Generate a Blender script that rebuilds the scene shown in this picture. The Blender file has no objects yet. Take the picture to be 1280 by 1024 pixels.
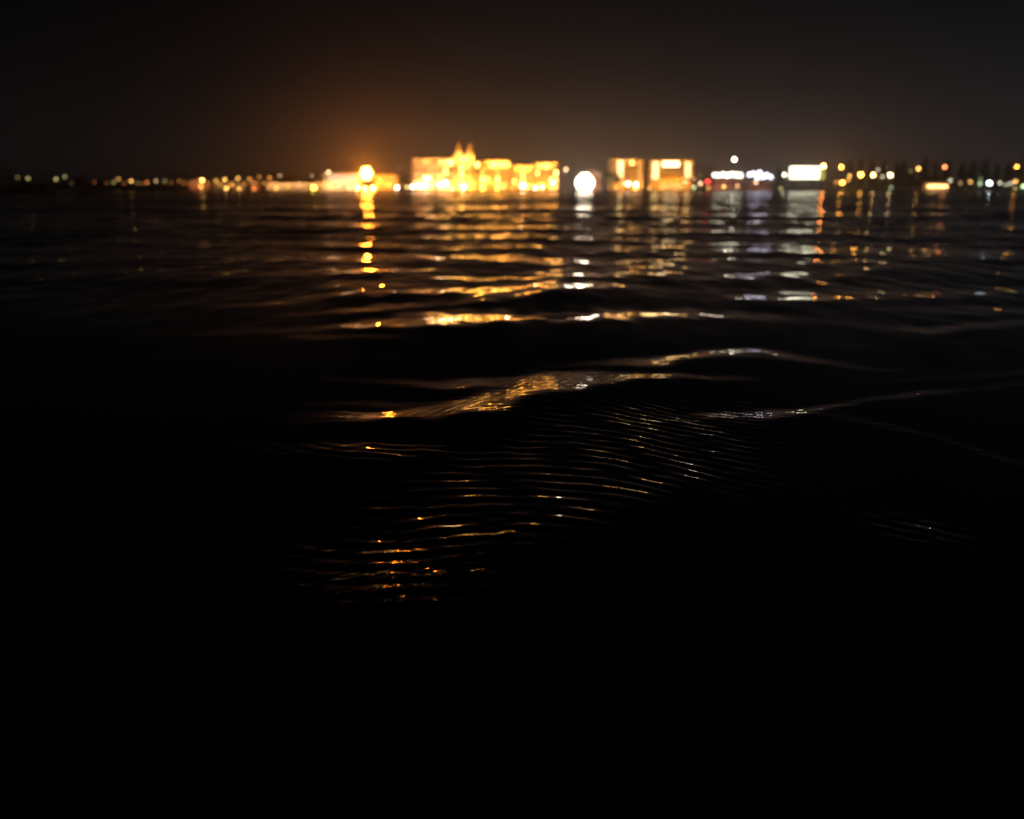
import bpy, math, random
import numpy as np
from mathutils import Vector

random.seed(7)
RNG = np.random.default_rng(11)
SC = bpy.context.scene
COL = SC.collection
R = math.radians

# ------------------------------------------------------------------ camera
F = 1204.0                      # focal length in photo pixels (1280 wide)
PITCH = math.atan(274.0 / F)    # tipped down, horizon 238 px from the top
EYE = 0.50                      # metres above the still water
cam = bpy.data.cameras.new("camera")
cam.sensor_width = 36.0
cam.lens = 36.0 * F / 1280.0
cam.clip_start = 0.05
cam.clip_end = 6000.0
cam.dof.use_dof = True
cam.dof.focus_distance = 1.75
cam.dof.aperture_fstop = 3.2
camo = bpy.data.objects.new("camera", cam)
COL.objects.link(camo)
camo.location = (0, 0, EYE)
camo.rotation_euler = (math.pi / 2 - PITCH, 0, 0)
SC.camera = camo
SP, CP = math.sin(PITCH), math.cos(PITCH)


def at(u, v, Y):
    """a pixel of the photograph -> the point of the place at distance Y"""
    dx, dy, dz = (u - 640.0), F * CP + (512.0 - v) * SP, -F * SP + (512.0 - v) * CP
    k = Y / dy
    return Vector((dx * k, Y, EYE + dz * k))


def mpp(Y):
    return Y / F / CP


# ------------------------------------------------------------------ materials
def nt_new(name):
    m = bpy.data.materials.new(name)
    m.use_nodes = True
    m.node_tree.nodes.clear()
    out = m.node_tree.nodes.new("ShaderNodeOutputMaterial")
    return m, m.node_tree, out


_mats = {}


def surf(name, col, rough=0.8, var=0.25, scale=1.2, metal=0.0):
    if name in _mats:
        return _mats[name]
    m, nt, out = nt_new(name)
    p = nt.nodes.new("ShaderNodeBsdfPrincipled")
    p.inputs["Roughness"].default_value = rough
    p.inputs["Metallic"].default_value = metal
    tc = nt.nodes.new("ShaderNodeTexCoord")
    n = nt.nodes.new("ShaderNodeTexNoise")
    n.inputs["Scale"].default_value = scale
    n.inputs["Detail"].default_value = 6
    nt.links.new(tc.outputs["Object"], n.inputs["Vector"])
    r = nt.nodes.new("ShaderNodeValToRGB")
    r.color_ramp.elements[0].position = 0.3
    r.color_ramp.elements[1].position = 0.7
    r.color_ramp.elements[0].color = (*[c * (1 - var) for c in col], 1)
    r.color_ramp.elements[1].color = (*[min(1, c * (1 + var)) for c in col], 1)
    nt.links.new(n.outputs["Fac"], r.inputs["Fac"])
    nt.links.new(r.outputs["Color"], p.inputs["Base Color"])
    nt.links.new(p.outputs["BSDF"], out.inputs["Surface"])
    _mats[name] = m
    return m


def glow(col, L):
    key = ("glow", col, round(L, 2))
    if key in _mats:
        return _mats[key]
    m, nt, out = nt_new("lit_lamp_%d" % len(_mats))
    e = nt.nodes.new("ShaderNodeEmission")
    e.inputs["Color"].default_value = (*col, 1)
    e.inputs["Strength"].default_value = L
    nt.links.new(e.outputs["Emission"], out.inputs["Surface"])
    _mats[key] = m
    return m


# ------------------------------------------------------------------ mesh helper
class MB:
    def __init__(self):
        self.v, self.f = [], []

    def add(self, vs, fs):
        o = len(self.v)
        self.v += [tuple(x) for x in vs]
        self.f += [tuple(i + o for i in f) for f in fs]
        return self

    def box(self, x0, x1, y0, y1, z0, z1):
        vs = [(x, y, z) for z in (z0, z1) for y in (y0, y1) for x in (x0, x1)]
        return self.add(vs, [(0, 2, 3, 1), (4, 5, 7, 6), (0, 1, 5, 4), (2, 6, 7, 3), (0, 4, 6, 2), (1, 3, 7, 5)])

    def tube(self, a, b, ra, rb, n=8):
        a, b = Vector(a), Vector(b)
        d = (b - a).normalized()
        s = d.orthogonal().normalized()
        t = d.cross(s)
        vs = []
        for p, r in ((a, ra), (b, rb)):
            for k in range(n):
                q = 2 * math.pi * k / n
                vs.append(p + (s * math.cos(q) + t * math.sin(q)) * r)
        fs = [(k, (k + 1) % n, n + (k + 1) % n, n + k) for k in range(n)]
        fs += [tuple(range(n - 1, -1, -1)), tuple(range(n, 2 * n))]
        return self.add(vs, fs)

    def ball(self, c, r, nu=12, nv=8, sz=1.0):
        c = Vector(c)
        vs = [c + Vector((0, 0, -r * sz))]
        for j in range(1, nv):
            a = math.pi * j / nv
            for k in range(nu):
                q = 2 * math.pi * k / nu
                vs.append(c + Vector((r * math.sin(a) * math.cos(q), r * math.sin(a) * math.sin(q), -r * sz * math.cos(a))))
        vs.append(c + Vector((0, 0, r * sz)))
        fs = [(0, 1 + (k + 1) % nu, 1 + k) for k in range(nu)]
        for j in range(nv - 2):
            for k in range(nu):
                a, b = 1 + j * nu + k, 1 + j * nu + (k + 1) % nu
                fs.append((a, b, b + nu, a + nu))
        top = len(vs) - 1
        o = 1 + (nv - 2) * nu
        fs += [(o + k, o + (k + 1) % nu, top) for k in range(nu)]
        return self.add(vs, fs)

    def hip(self, x0, x1, y0, y1, z0, z1, inset):
        w = min(inset, (x1 - x0) / 2 - 0.05, (y1 - y0) / 2 - 0.05)
        vs = [(x0, y0, z0), (x1, y0, z0), (x1, y1, z0), (x0, y1, z0),
              (x0 + w, y0 + w, z1), (x1 - w, y0 + w, z1), (x1 - w, y1 - w, z1), (x0 + w, y1 - w, z1)]
        return self.add(vs, [(3, 2, 1, 0), (4, 5, 6, 7), (0, 1, 5, 4), (1, 2, 6, 5), (2, 3, 7, 6), (3, 0, 4, 7)])

    def gable(self, x0, x1, y0, y1, z0, z1):
        xm = (x0 + x1) / 2
        vs = [(x0, y0, z0), (x1, y0, z0), (xm, y0, z1), (x0, y1, z0), (x1, y1, z0), (xm, y1, z1)]
        return self.add(vs, [(0, 1, 2), (5, 4, 3), (0, 3, 4, 1), (1, 4, 5, 2), (2, 5, 3, 0)])

    def build(self, name, mat, parent=None, smooth=False, origin=None):
        me = bpy.data.meshes.new(name)
        v = self.v
        if origin is not None:
            v = [(a - origin[0], b - origin[1], c - origin[2]) for a, b, c in v]
        me.from_pydata(v, [], self.f)
        if smooth:
            me.polygons.foreach_set("use_smooth", [True] * len(me.polygons))
        if mat is not None:
            me.materials.append(mat)
        o = bpy.data.objects.new(name, me)
        COL.objects.link(o)
        if origin is not None:
            o.location = origin
        if parent is not None:
            o.parent = parent
        return o


def tag(o, label, cat, group=None):
    o["label"], o["category"] = label, cat
    if group:
        o["group"] = group
    return o


def empty(name, loc, label, cat, group=None):
    o = bpy.data.objects.new(name, None)
    o.empty_display_size = 0.3
    COL.objects.link(o)
    o.location = loc
    return tag(o, label, cat, group)


# ------------------------------------------------------------------ night sky
w = bpy.data.worlds.new("World")
SC.world = w
w.use_nodes = True
nt = w.node_tree
nt.nodes.clear()
NN = nt.nodes.new


def math_n(op, a, b=None, c=None):
    n = NN("ShaderNodeMath")
    n.operation = op
    for i, x in enumerate((a, b, c)):
        if x is None:
            continue
        if isinstance(x, (int, float)):
            n.inputs[i].default_value = x
        else:
            nt.links.new(x, n.inputs[i])
    return n.outputs[0]


tc = NN("ShaderNodeTexCoord")
sep = NN("ShaderNodeSeparateXYZ")
nt.links.new(tc.outputs["Generated"], sep.inputs[0])
X, Y_, Z = sep.outputs
zc = math_n("MAXIMUM", Z, 0.0)
az = math_n("ARCTAN2", X, Y_)
d = math_n("SUBTRACT", az, R(0.0))
left = math_n("LESS_THAN", d, 0.0)
sig = math_n("MULTIPLY_ADD", left, R(7.4) - R(11.5), R(11.5))
q = math_n("DIVIDE", d, sig)
lobe = math_n("EXPONENT", math_n("MULTIPLY", math_n("MULTIPLY", q, q), -0.5))
dome = math_n("MULTIPLY", lobe, math_n("EXPONENT", math_n("DIVIDE", zc, -0.0435)))
lo = math_n("EXPONENT", math_n("DIVIDE", zc, -0.30))
side = math_n("MULTIPLY_ADD", math_n("SINE", az), 1.45, 0.95)
base = math_n("MULTIPLY", lo, math_n("MINIMUM", math_n("MAXIMUM", side, 0.22), 1.25))


def scaled(fac, col):
    m = NN("ShaderNodeVectorMath")
    m.operation = "SCALE"
    m.inputs[0].default_value = col
    nt.links.new(fac, m.inputs["Scale"])
    return m.outputs[0]


def vadd(a, b):
    m = NN("ShaderNodeVectorMath")
    m.operation = "ADD"
    nt.links.new(a, m.inputs[0])
    nt.links.new(b, m.inputs[1])
    return m.outputs[0]


sky = NN("ShaderNodeTexSky")
sky.sky_type = "NISHITA"
sky.sun_disc = False
sky.sun_elevation = R(-6.0)
sky.sun_rotation = R(180.0)
skys = NN("ShaderNodeVectorMath")
skys.operation = "SCALE"
skys.inputs["Scale"].default_value = 0.002
nt.links.new(sky.outputs[0], skys.inputs[0])
low = math_n("MULTIPLY", math_n("EXPONENT", math_n("DIVIDE", zc, -0.09)), math_n("MINIMUM", math_n("MAXIMUM", side, 0.55), 1.6))
tot = vadd(vadd(vadd(scaled(dome, (0.160, 0.055, 0.015)), scaled(low, (0.0145, 0.0132, 0.0132))), scaled(base, (0.0018, 0.0026, 0.0040))), skys.outputs[0])
bg = NN("ShaderNodeBackground")
nt.links.new(tot, bg.inputs["Color"])
bg.inputs["Strength"].default_value = 1.0
wo = NN("ShaderNodeOutputWorld")
nt.links.new(bg.outputs[0], wo.inputs["Surface"])


# ------------------------------------------------------------------ the water
def ssines(x, y, n, l0, l1, spread, seed, main=0.0):
    g = np.random.default_rng(seed)
    out = np.zeros_like(x)
    for _ in range(n):
        lam = math.exp(g.uniform(math.log(l0), math.log(l1)))
        a = main + g.normal(0, spread)
        k = 2 * math.pi / lam
        out += np.sin(k * (x * math.sin(a) + y * math.cos(a)) + g.uniform(0, 6.283))
    return out / math.sqrt(n / 2)


# backs of the low waves: (u, v, half thickness px, fill) along each crest
CRESTS = [
    [(410, 294, 3, .5), (540, 293, 3.5, .9), (680, 293, 4, .9), (770, 292, 4, .9), (866, 291, 5, .9), (960, 296, 4, .7), (1040, 300, 4, .7)],
    [(770, 302, 3, .8), (866, 301, 4, .9), (985, 308, 4, .8), (1060, 310, 3, .6)],
    [(430, 303, 6, 1), (500, 303, 5, .7), (560, 306, 2, .4)],
    [(380, 325, 3, .6), (440, 323, 4, .9), (520, 324, 5, .9), (600, 322, 6, 1), (680, 324, 5, .9), (720, 323, 5, .8)],
    [(430, 336, 7, 1), (490, 336, 6, .9), (540, 334, 3, .4)],
    [(690, 331, 3, .8), (760, 330, 4, .8), (800, 331, 6, 1), (870, 329, 4, 1), (900, 327, 3, .8), (935, 325, 3, .8)],
    [(690, 340, 5, 1), (730, 340, 5, 1), (790, 340, 5, .8), (850, 337, 4, .7)],
    [(420, 356, 5, .9), (470, 355, 5, 1), (520, 352, 4, .9), (610, 351, 4, .9), (650, 350, 3, .5)],
    [(300, 382, 2.5, .5), (420, 368, 4, .8), (460, 366, 5, 1), (520, 362, 4, .9), (600, 363, 5, .9), (660, 356, 6, 1), (715, 343, 4, .8)],
    [(560, 377, 4, .7), (600, 370, 6, .9), (650, 364, 7, 1), (700, 356, 5, 1), (745, 355, 4.5, 1), (790, 357, 3, .5)],
    [(880, 346, 3, .7), (930, 345, 4, .9), (985, 344, 4, .9), (1030, 345, 4, .8), (1100, 338, 2.5, .7)],
    [(380, 392, 2.5, .5), (450, 386, 4, .9), (500, 383, 4, .9), (560, 377, 4, .7)],
    [(920, 372, 2.5, .7), (985, 371, 4, 1), (1050, 371, 4, .9), (1180, 368, 3, .8), (1280, 362, 3, .8)],
    [(380, 412, 4, .5), (440, 407, 5, .9), (490, 402, 7, 1), (540, 398, 8, 1), (620, 397, 9, 1), (700, 395, 8, 1), (760, 392, 6, .9), (850, 391, 6, 1), (920, 394, 5, .8), (1000, 400, 3, .5)],
    [(380, 422, 3, .5), (480, 421, 2.5, .5)],
    [(200, 418, 2, .3), (300, 415, 3, .5), (400, 410, 3, .5)],
    [(1080, 385, 2.5, .5), (1180, 388, 3, .7), (1280, 386, 4, .9)],
    [(1000, 398, 2.5, .4), (1120, 410, 3, .5), (1160, 413, 5, .9), (1280, 403, 4, .8)],
    [(700, 456, 3, .4), (780, 453, 4, .7), (830, 452, 6, 1), (880, 444, 6, 1), (930, 440, 6, 1), (985, 444, 4, .7), (1100, 462, 2.5, .4)],
    [(420, 472, 3, .3), (540, 481, 4, .7), (620, 479, 5, .9), (690, 470, 6, 1), (735, 471, 7, 1), (790, 469, 4, .9), (850, 469, 3, .8), (920, 472, 3, .5)],
    [(380, 525, 7, .4), (430, 520, 8, .75), (485, 516, 11, 1), (540, 512, 12, .85), (600, 502, 15, .95), (650, 488, 16, 1), (700, 479, 12, 1), (745, 475, 9, .9), (790, 470, 4, .5)],
    [(400, 505, 3, .4), (480, 503, 4, .6), (540, 505, 4, .5)],
    [(840, 524, 5, .35), (900, 520, 4, .75), (960, 519, 5, .85), (1020, 512, 4, .75), (1080, 500, 2.5, .5), (1150, 493, 4, .7), (1220, 485, 2.5, .3), (1290, 478, 3, .45)],
    [(1000, 512, 4, .2), (1060, 522, 3, .35), (1130, 536, 3, .45), (1180, 548, 3, .35), (1250, 572, 4, .5), (1300, 584, 4, .4)],
    [(1100, 478, 2.5, .2), (1280, 465, 2.5, .4)],
    [(300, 560, 6, .25), (400, 558, 6, .45), (470, 560, 5, .5), (530, 560, 4, .3)],
]


RIP_OFF, RIP_AMP = 0.070, 0.098


def water():
    steps = [0.25, 0.34, 0.46, 0.62, 0.84, 1.1, 1.4, 1.75, 2.15, 2.6, 3.1, 3.6]
    v = 242.0
    vs = [238 + s for s in steps]
    while v < 1075:
        vs.append(v)
        v += 0.34 if v < 305 else 0.72 if v < 760 else 1.3
    while v < 4000:
        vs.append(v)
        v *= 1.06
    vs = np.array(vs)
    dep = np.arctan((vs - 512) / F) + PITCH
    dep = dep[dep < R(80)]
    r = EYE / np.tan(dep)
    r = r[::-1].copy()                      # near -> far
    nr = len(r)
    ph = np.concatenate([np.linspace(-180, -80, 26)[:-1], np.linspace(-80, -33, 121)[:-1],
                         np.linspace(-33, 33, 861), np.linspace(33, 80, 121)[1:], np.linspace(80, 180, 26)[1:-1]])
    ph = np.radians(ph)
    nc = len(ph)
    rr, pp = np.meshgrid(r, ph, indexing="ij")
    x, y = rr * np.sin(pp), rr * np.cos(pp)
    fr = y > 0.05
    n1 = ssines(x, y / 2.5, 14, 0.10, 0.45, 0.9, 3)

    def smooth(a, k):
        c = np.cumsum(np.concatenate([np.repeat(a[:1], k, 0), a, np.repeat(a[-1:], k, 0)], 0), 0)
        return (c[2 * k:] - c[:-2 * k])[:a.shape[0]] / (2 * k)

    def blob(u0, v0, su, sv, rot=0.0):
        c, s = math.cos(rot), math.sin(rot)
        a, b = (u - u0), (vv - v0)
        return np.exp(-0.5 * (((a * c + b * s) / su) ** 2 + ((-a * s + b * c) / sv) ** 2))

    def sideways(a, k):
        p = np.concatenate([a[:, -k - 1:], a, a[:, :k]], 1)
        c = np.cumsum(p, 1)
        return (c[:, 2 * k + 1:] - c[:, :-2 * k - 1]) / (2 * k + 1)

    drs = np.gradient(r)[:, None]
    hgt = np.zeros_like(x)
    for it in range(5):
        # where each spot of the surface stands in the photograph (author's sketch of the crests)
        e = EYE - hgt
        zc = np.where(fr, y * CP + e * SP, 1.0)
        u = np.where(fr, 640 + F * x / zc, 1e5)
        vv = np.where(fr, 512 - F * (-e * CP + y * SP) / zc, 1e5)
        dd = np.arctan(e / rr)
        target = -np.tan((dd - R(1.65)) / 2)
        num = np.zeros_like(x)
        for st in CRESTS:
            a = np.array(st, float)
            vc = np.interp(u, a[:, 0], a[:, 1])
            hw = np.interp(u, a[:, 0], a[:, 2])
            am = np.interp(u, a[:, 0], a[:, 3])
            fade = np.clip((u - a[0, 0] + 45) / 45, 0, 1) * np.clip((a[-1, 0] + 45 - u) / 45, 0, 1)
            fade = fade * fade * (3 - 2 * fade)
            q = np.abs((vv - vc - n1 * 0.30 * hw) / (hw * 1.22))
            m = np.minimum(1, am * fade * 1.12) * np.exp(-q ** 3.5)
            num = np.maximum(num, m)
        cov = num
        slope = cov * target
        # rippled patch close by: its mean tilt is a little short of what would mirror the shore
        env = np.clip(blob(570, 650, 160, 60, -.25) + 0.95 * blob(760, 575, 120, 42, -.2) + .95 * blob(460, 564, 66, 8)
                      + .55 * blob(470, 730, 140, 34, .15) + 1.0 * blob(1152, 662, 46, 13, .2) + .5 * blob(780, 525, 90, 16, .1)
                      + .35 * blob(900, 590, 110, 30, .1), 0, 1.0)
        slope = slope + (1 - cov) * env * (target + RIP_OFF)
        cov2 = np.clip(cov + env * .8, 0, 0.97)
        # fronts rise to make up for the backs
        k = 60
        S = smooth(smooth(slope * drs, k), k)
        Wt = smooth(smooth((1 - cov2) * drs, k), k)
        slope = slope - (1 - cov2) * np.clip(S / np.maximum(Wt, 1e-4), -.2, .12)
        hn = np.cumsum(slope * drs, 0)
        hn -= hn[np.argmin(np.abs(r - 6.0))]
        # no ridges running away from the eye: the slow part is shared sideways
        L = smooth(smooth(hn, 110), 110)
        hn = sideways(hn - L, 4) + sideways(sideways(L, 90), 90)
        hgt = hn if it == 0 else hgt * .4 + hn * .6
    hgt = hn
    # taper to level far out and behind
    hgt *= np.exp(-(np.maximum(rr - 9, 0) / 6) ** 2)
    # open chop
    g = np.random.default_rng(5)
    near = np.clip((rr - 3.0) / 7.0, 0.0, 1)
    drr = drs * np.ones_like(x)
    for i in range(100):
        lam = math.exp(g.uniform(math.log(0.22), math.log(14.0)))
        a = g.normal(0, 0.55)
        kk = 2 * math.pi / lam
        amp = (0.0050 if lam > 2.5 else 0.0065) / kk * (0.08 + 0.92 * near)
        amp = amp * np.clip(lam / (3.0 * drr) - 0.35, 0, 1)
        if lam > 2.5:
            amp = amp * np.clip((rr - 4.5) / (2.0 * lam), 0, 1)
        hgt += amp * np.sin(kk * (x * math.sin(a) + y * math.cos(a)) + g.uniform(0, 6.283))
    # short cross ripples that spread the lamp paths sideways
    for i in range(26):
        lam = math.exp(g.uniform(math.log(0.10), math.log(0.42)))
        a = math.pi / 2 + g.normal(0, 0.30)
        kk = 2 * math.pi / lam
        amp = 0.0105 / kk * np.clip((rr - 2.6) / 3.5, 0, 1) * np.clip(lam / (2.5 * drr) - .3, 0, 1) * np.clip((30 - rr) / 15, 0, 1)
        hgt += amp * np.sin(kk * (x * math.sin(a) + y * math.cos(a)) + g.uniform(0, 6.283))
    # capillary ripples
    xs = x + 0.03
    xcl = np.clip(xs, -.36, .28)
    kq = np.where(xcl > 0, 3.4, 2.6)
    q1 = y + .02 * xs + kq * xcl ** 3 + np.where(xcl > 0, 0.8, 1.0) * (xs - xcl)
    lam1 = 0.047
    wob = ssines(x, y, 10, .22, .9, 1.2, 21)
    mod = np.clip(0.80 + 0.30 * ssines(x, y / 1.0, 18, .08, .26, 1.5, 22), 0.1, 1.25)
    hgt += np.clip(env * 1.15, 0, 1) * mod * RIP_AMP * lam1 / 6.283 * np.cos(6.283 * (q1 + .006 * wob) / lam1)
    hgt += np.clip(env, 0, 1) * mod[:, ::-1] * 0.030 * .071 / 6.283 * np.cos(6.283 * (y - .35 * x + .012 * wob[::-1]) / .071)
    hgt += np.clip(env, 0, 1) * np.clip(mod[::-1] - .2, 0, 1) * 0.055 * .14 / 6.283 * np.cos(6.283 * (x + .25 * y + .03 * wob) / .14)
    q2 = y - .8 * x
    lam2 = 0.034
    e2 = cov * np.clip((vv - 425) / 50, 0, 1) * np.clip((640 - vv) / 60, 0, 1)
    hgt += e2 * 0.034 * lam2 / 6.283 * np.cos(6.283 * (q2 + .008 * wob) / lam2) * mod
    q3 = y + .25 * x
    lam3 = 0.06
    e3 = 0.010 * np.clip((5 - rr) / 2, 0, 1) + 0.018 * cov * np.clip((5 - rr) / 2, 0, 1)
    hgt += e3 * lam3 / 6.283 * np.cos(6.283 * (q3 + .012 * wob) / lam3) * np.clip(mod - .3, 0, 1)
    print("water height range", hgt[r < 8].min(), hgt[r < 8].max(), nr, nc)
    co = np.stack([x, y, hgt], -1).reshape(-1, 3)
    co = np.concatenate([co, [[0, 0, float(hgt[0].mean())]]], 0)
    i = np.arange(nr - 1)[:, None] * nc
    j = np.arange(nc)[None, :]
    jn = (j + 1) % nc
    quads = np.stack([i + j, i + nc + j, i + nc + jn, i + jn], -1).reshape(-1, 4)[:, ::-1]
    c = nr * nc
    tris = np.stack([np.full(nc, c), np.arange(nc), (np.arange(nc) + 1) % nc], -1)[:, ::-1]
    me = bpy.data.meshes.new("water")
    me.vertices.add(len(co))
    me.vertices.foreach_set("co", co.astype(np.float32).ravel())
    loops = np.concatenate([quads.ravel(), tris.ravel()]).astype(np.int32)
    me.loops.add(len(loops))
    me.loops.foreach_set("vertex_index", loops)
    nq, ntr = len(quads), len(tris)
    me.polygons.add(nq + ntr)
    st = np.concatenate([np.arange(nq) * 4, nq * 4 + np.arange(ntr) * 3]).astype(np.int32)
    me.polygons.foreach_set("loop_start", st)
    me.update(calc_edges=True)
    me.polygons.foreach_set("use_smooth", np.ones(nq + ntr, bool))
    if me.polygons[0].normal.z < 0:
        me.flip_normals()
    # material: dark water, with the chop too fine for the sheet as surface tilt further out
    m, t, out = nt_new("lake_water")
    p = t.nodes.new("ShaderNodeBsdfPrincipled")
    p.inputs["Base Color"].default_value = (0.002, 0.003, 0.004, 1)
    p.inputs["Roughness"].default_value = 0.0
    p.inputs["IOR"].default_value = 1.333
    geo = t.nodes.new("ShaderNodeNewGeometry")
    acc = None
    for sc, off, amp in (((2.2, .55, 1), 0, .12), ((0.45, 0.22, 1), 40, .07), ((5.0, 1.7, 1), 80, .08)):
        mp = t.nodes.new("ShaderNodeMapping")
        mp.inputs["Scale"].default_value = sc
        mp.inputs["Location"].default_value = (off, off, 0)
        t.links.new(geo.outputs["Position"], mp.inputs["Vector"])
        n = t.nodes.new("ShaderNodeTexNoise")
        n.inputs["Scale"].default_value = 1.0
        n.inputs["Detail"].default_value = 1.0
        t.links.new(mp.outputs[0], n.inputs["Vector"])
        s = t.nodes.new("ShaderNodeVectorMath")
        s.operation = "SUBTRACT"
        s.inputs[1].default_value = (.5, .5, .5)
        t.links.new(n.outputs["Color"], s.inputs[0])
        ml = t.nodes.new("ShaderNodeVectorMath")
        ml.operation = "MULTIPLY"
        ml.inputs[1].default_value = (amp * 1.7, amp * 2.2, 0)
        t.links.new(s.outputs[0], ml.inputs[0])
        if acc is None:
            acc = ml.outputs[0]
        else:
            ad = t.nodes.new("ShaderNodeVectorMath")
            t.links.new(acc, ad.inputs[0])
            t.links.new(ml.outputs[0], ad.inputs[1])
            acc = ad.outputs[0]
    ln = t.nodes.new("ShaderNodeVectorMath")
    ln.operation = "LENGTH"
    t.links.new(geo.outputs["Position"], ln.inputs[0])
    mr = t.nodes.new("ShaderNodeMapRange")
    mr.inputs["From Min"].default_value = 7.0
    mr.inputs["From Max"].default_value = 26.0
    t.links.new(ln.outputs["Value"], mr.inputs["Value"])
    mr2 = t.nodes.new("ShaderNodeMapRange")
    mr2.inputs["From Min"].default_value = 6.0
    mr2.inputs["From Max"].default_value = 40.0
    mr2.inputs["To Max"].default_value = 0.13
    t.links.new(ln.outputs["Value"], mr2.inputs["Value"])
    t.links.new(mr2.outputs[0], p.inputs["Roughness"])
    sc_ = t.nodes.new("ShaderNodeVectorMath")
    sc_.operation = "SCALE"
    t.links.new(acc, sc_.inputs[0])
    t.links.new(mr.outputs[0], sc_.inputs["Scale"])
    ad = t.nodes.new("ShaderNodeVectorMath")
    t.links.new(geo.outputs["Normal"], ad.inputs[0])
    t.links.new(sc_.outputs[0], ad.inputs[1])
    nm = t.nodes.new("ShaderNodeVectorMath")
    nm.operation = "NORMALIZE"
    t.links.new(ad.outputs[0], nm.inputs[0])
    t.links.new(nm.outputs[0], p.inputs["Normal"])
    t.links.new(p.outputs[0], out.inputs["Surface"])
    me.materials.append(m)
    o = bpy.data.objects.new("water", me)
    COL.objects.link(o)
    o["kind"] = "structure"


water()

# ------------------------------------------------------------------ land
GZ = 0.55            # quay level
SHORE = 388.0


def sheet(name, pts, z0, mat):
    mb = MB()
    n = len(pts)
    vs = [(px, py, -0.6) for px, py in pts] + [(px, py, z0) for px, py in pts]
    fs = [tuple(range(n, 2 * n)), tuple(range(n - 1, -1, -1))]
    fs += [(k, (k + 1) % n, n + (k + 1) % n, n + k) for k in range(n)]
    mb.add(vs, fs)
    o = mb.build(name, mat)
    o["kind"] = "structure"
    return o


sheet("far_bank", [(-1500, SHORE + 1.2), (1500, SHORE + 1.2), (1500, 2300), (-1500, 2300)], GZ, surf("bank_soil", (.05, .05, .035)))
mbq = MB()
random.seed(3)
x = -700.0
while x < 700:
    mbq.box(x, x + 5.97, SHORE + .02 * random.random(), SHORE + 1.15, -.7, GZ + .12)
    x += 6.0
tag(mbq.build("quay_wall", surf("quay_stone", (.16, .15, .13))), "long low stone quay wall edging the far shore at the waterline", "quay wall")
# nearer spit on the left, a low grown-over mound
mbs = MB()
nx, ny = 60, 10
vs, fs = [], []
for i in range(nx + 1):
    X0 = -330 + (330 - 50) * i / nx
    for j in range(ny + 1):
        e = math.sin(math.pi * j / ny)
        tip = min(1, (nx - i) / 9)
        vs.append((X0, 150 + (26 * j / ny) * (0.35 + .65 * tip) + 2.2 * math.sin(i * .7), -0.5 + (1.3 * e) * tip + .15 * math.sin(i * 1.7 + j)))
for i in range(nx):
    for j in range(ny):
        a = i * (ny + 1) + j
        fs.append((a, a + ny + 1, a + ny + 2, a + 1))
mbs.add(vs, fs)
o = mbs.build("near_bank", surf("dark_grass", (.03, .038, .018)), smooth=True)
o["kind"] = "structure"

# ------------------------------------------------------------------ trees
LEAF = surf("leaf_green", (.045, .06, .025), var=.5, scale=.8)
LEAFD = surf("leaf_dark", (.032, .042, .022), var=.5, scale=.8)
BARK = surf("bark", (.07, .055, .04))


def tree(name, u, vtop, Y, wpx, label, group=None, ground=GZ, shape="round", n=900, mat=None):
    top = at(u, vtop, Y)
    H = top.z - ground
    wd = wpx * mpp(Y) / 2
    root = empty(name, (top.x, Y, ground), label, "tree" if name.endswith("tree") else "shrub", group)
    g = random.Random(int(u * 13 + vtop))
    tr = MB()
    lean = g.uniform(-.04, .04) * H
    tr.tube((0, 0, -.1), (lean * .5, 0, H * .45), H * .035 + .05, H * .022 + .03)
    tr.tube((lean * .5, 0, H * .45), (lean, 0, H * .85), H * .022 + .03, .02)
    for k in range(6):
        a = g.uniform(0, 6.28)
        z = H * g.uniform(.25, .6)
        tr.tube((lean * .5, 0, z), (math.cos(a) * wd * .6, math.sin(a) * wd * .6, z + H * .2), H * .014 + .02, .015, 6)
    tr.build("trunk", BARK, root)
    cr = MB()
    lobes = []
    for k in range(11):
        t = (k + .5) / 11
        if shape == "cone":
            z = H * (.12 + .84 * t)
            rad = wd * (1.05 - .85 * t)
            a = g.uniform(0, 6.28)
            lobes.append((math.cos(a) * rad * .35, math.sin(a) * rad * .35, z, rad * .75, H * .11))
        else:
            a = g.uniform(0, 6.28)
            rad = wd * math.sqrt(g.random()) * .68
            z = H * g.uniform(.36, .84)
            lobes.append((math.cos(a) * rad, math.sin(a) * rad, z, wd * g.uniform(.32, .5), H * g.uniform(.12, .17)))
    s = max(.09, H * .032)
    for k in range(n):
        lx, ly, lz, lr, lh = g.choice(lobes)
        dv = Vector((g.gauss(0, 1), g.gauss(0, 1), g.gauss(0, 1))).normalized() * (g.random() ** .4)
        p = Vector((lx + dv.x * lr, ly + dv.y * lr, lz + dv.z * lh))
        a = Vector((g.gauss(0, 1), g.gauss(0, 1), g.gauss(0, 1))).normalized()
        b = a.orthogonal().normalized()
        ss = s * g.uniform(.6, 1.5)
        cr.add([p - a * ss, p + b * ss * .6, p + a * ss, p - b * ss * .6], [(0, 1, 2, 3)])
    cr.build("crown", mat or LEAFD, root)
    return root


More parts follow.
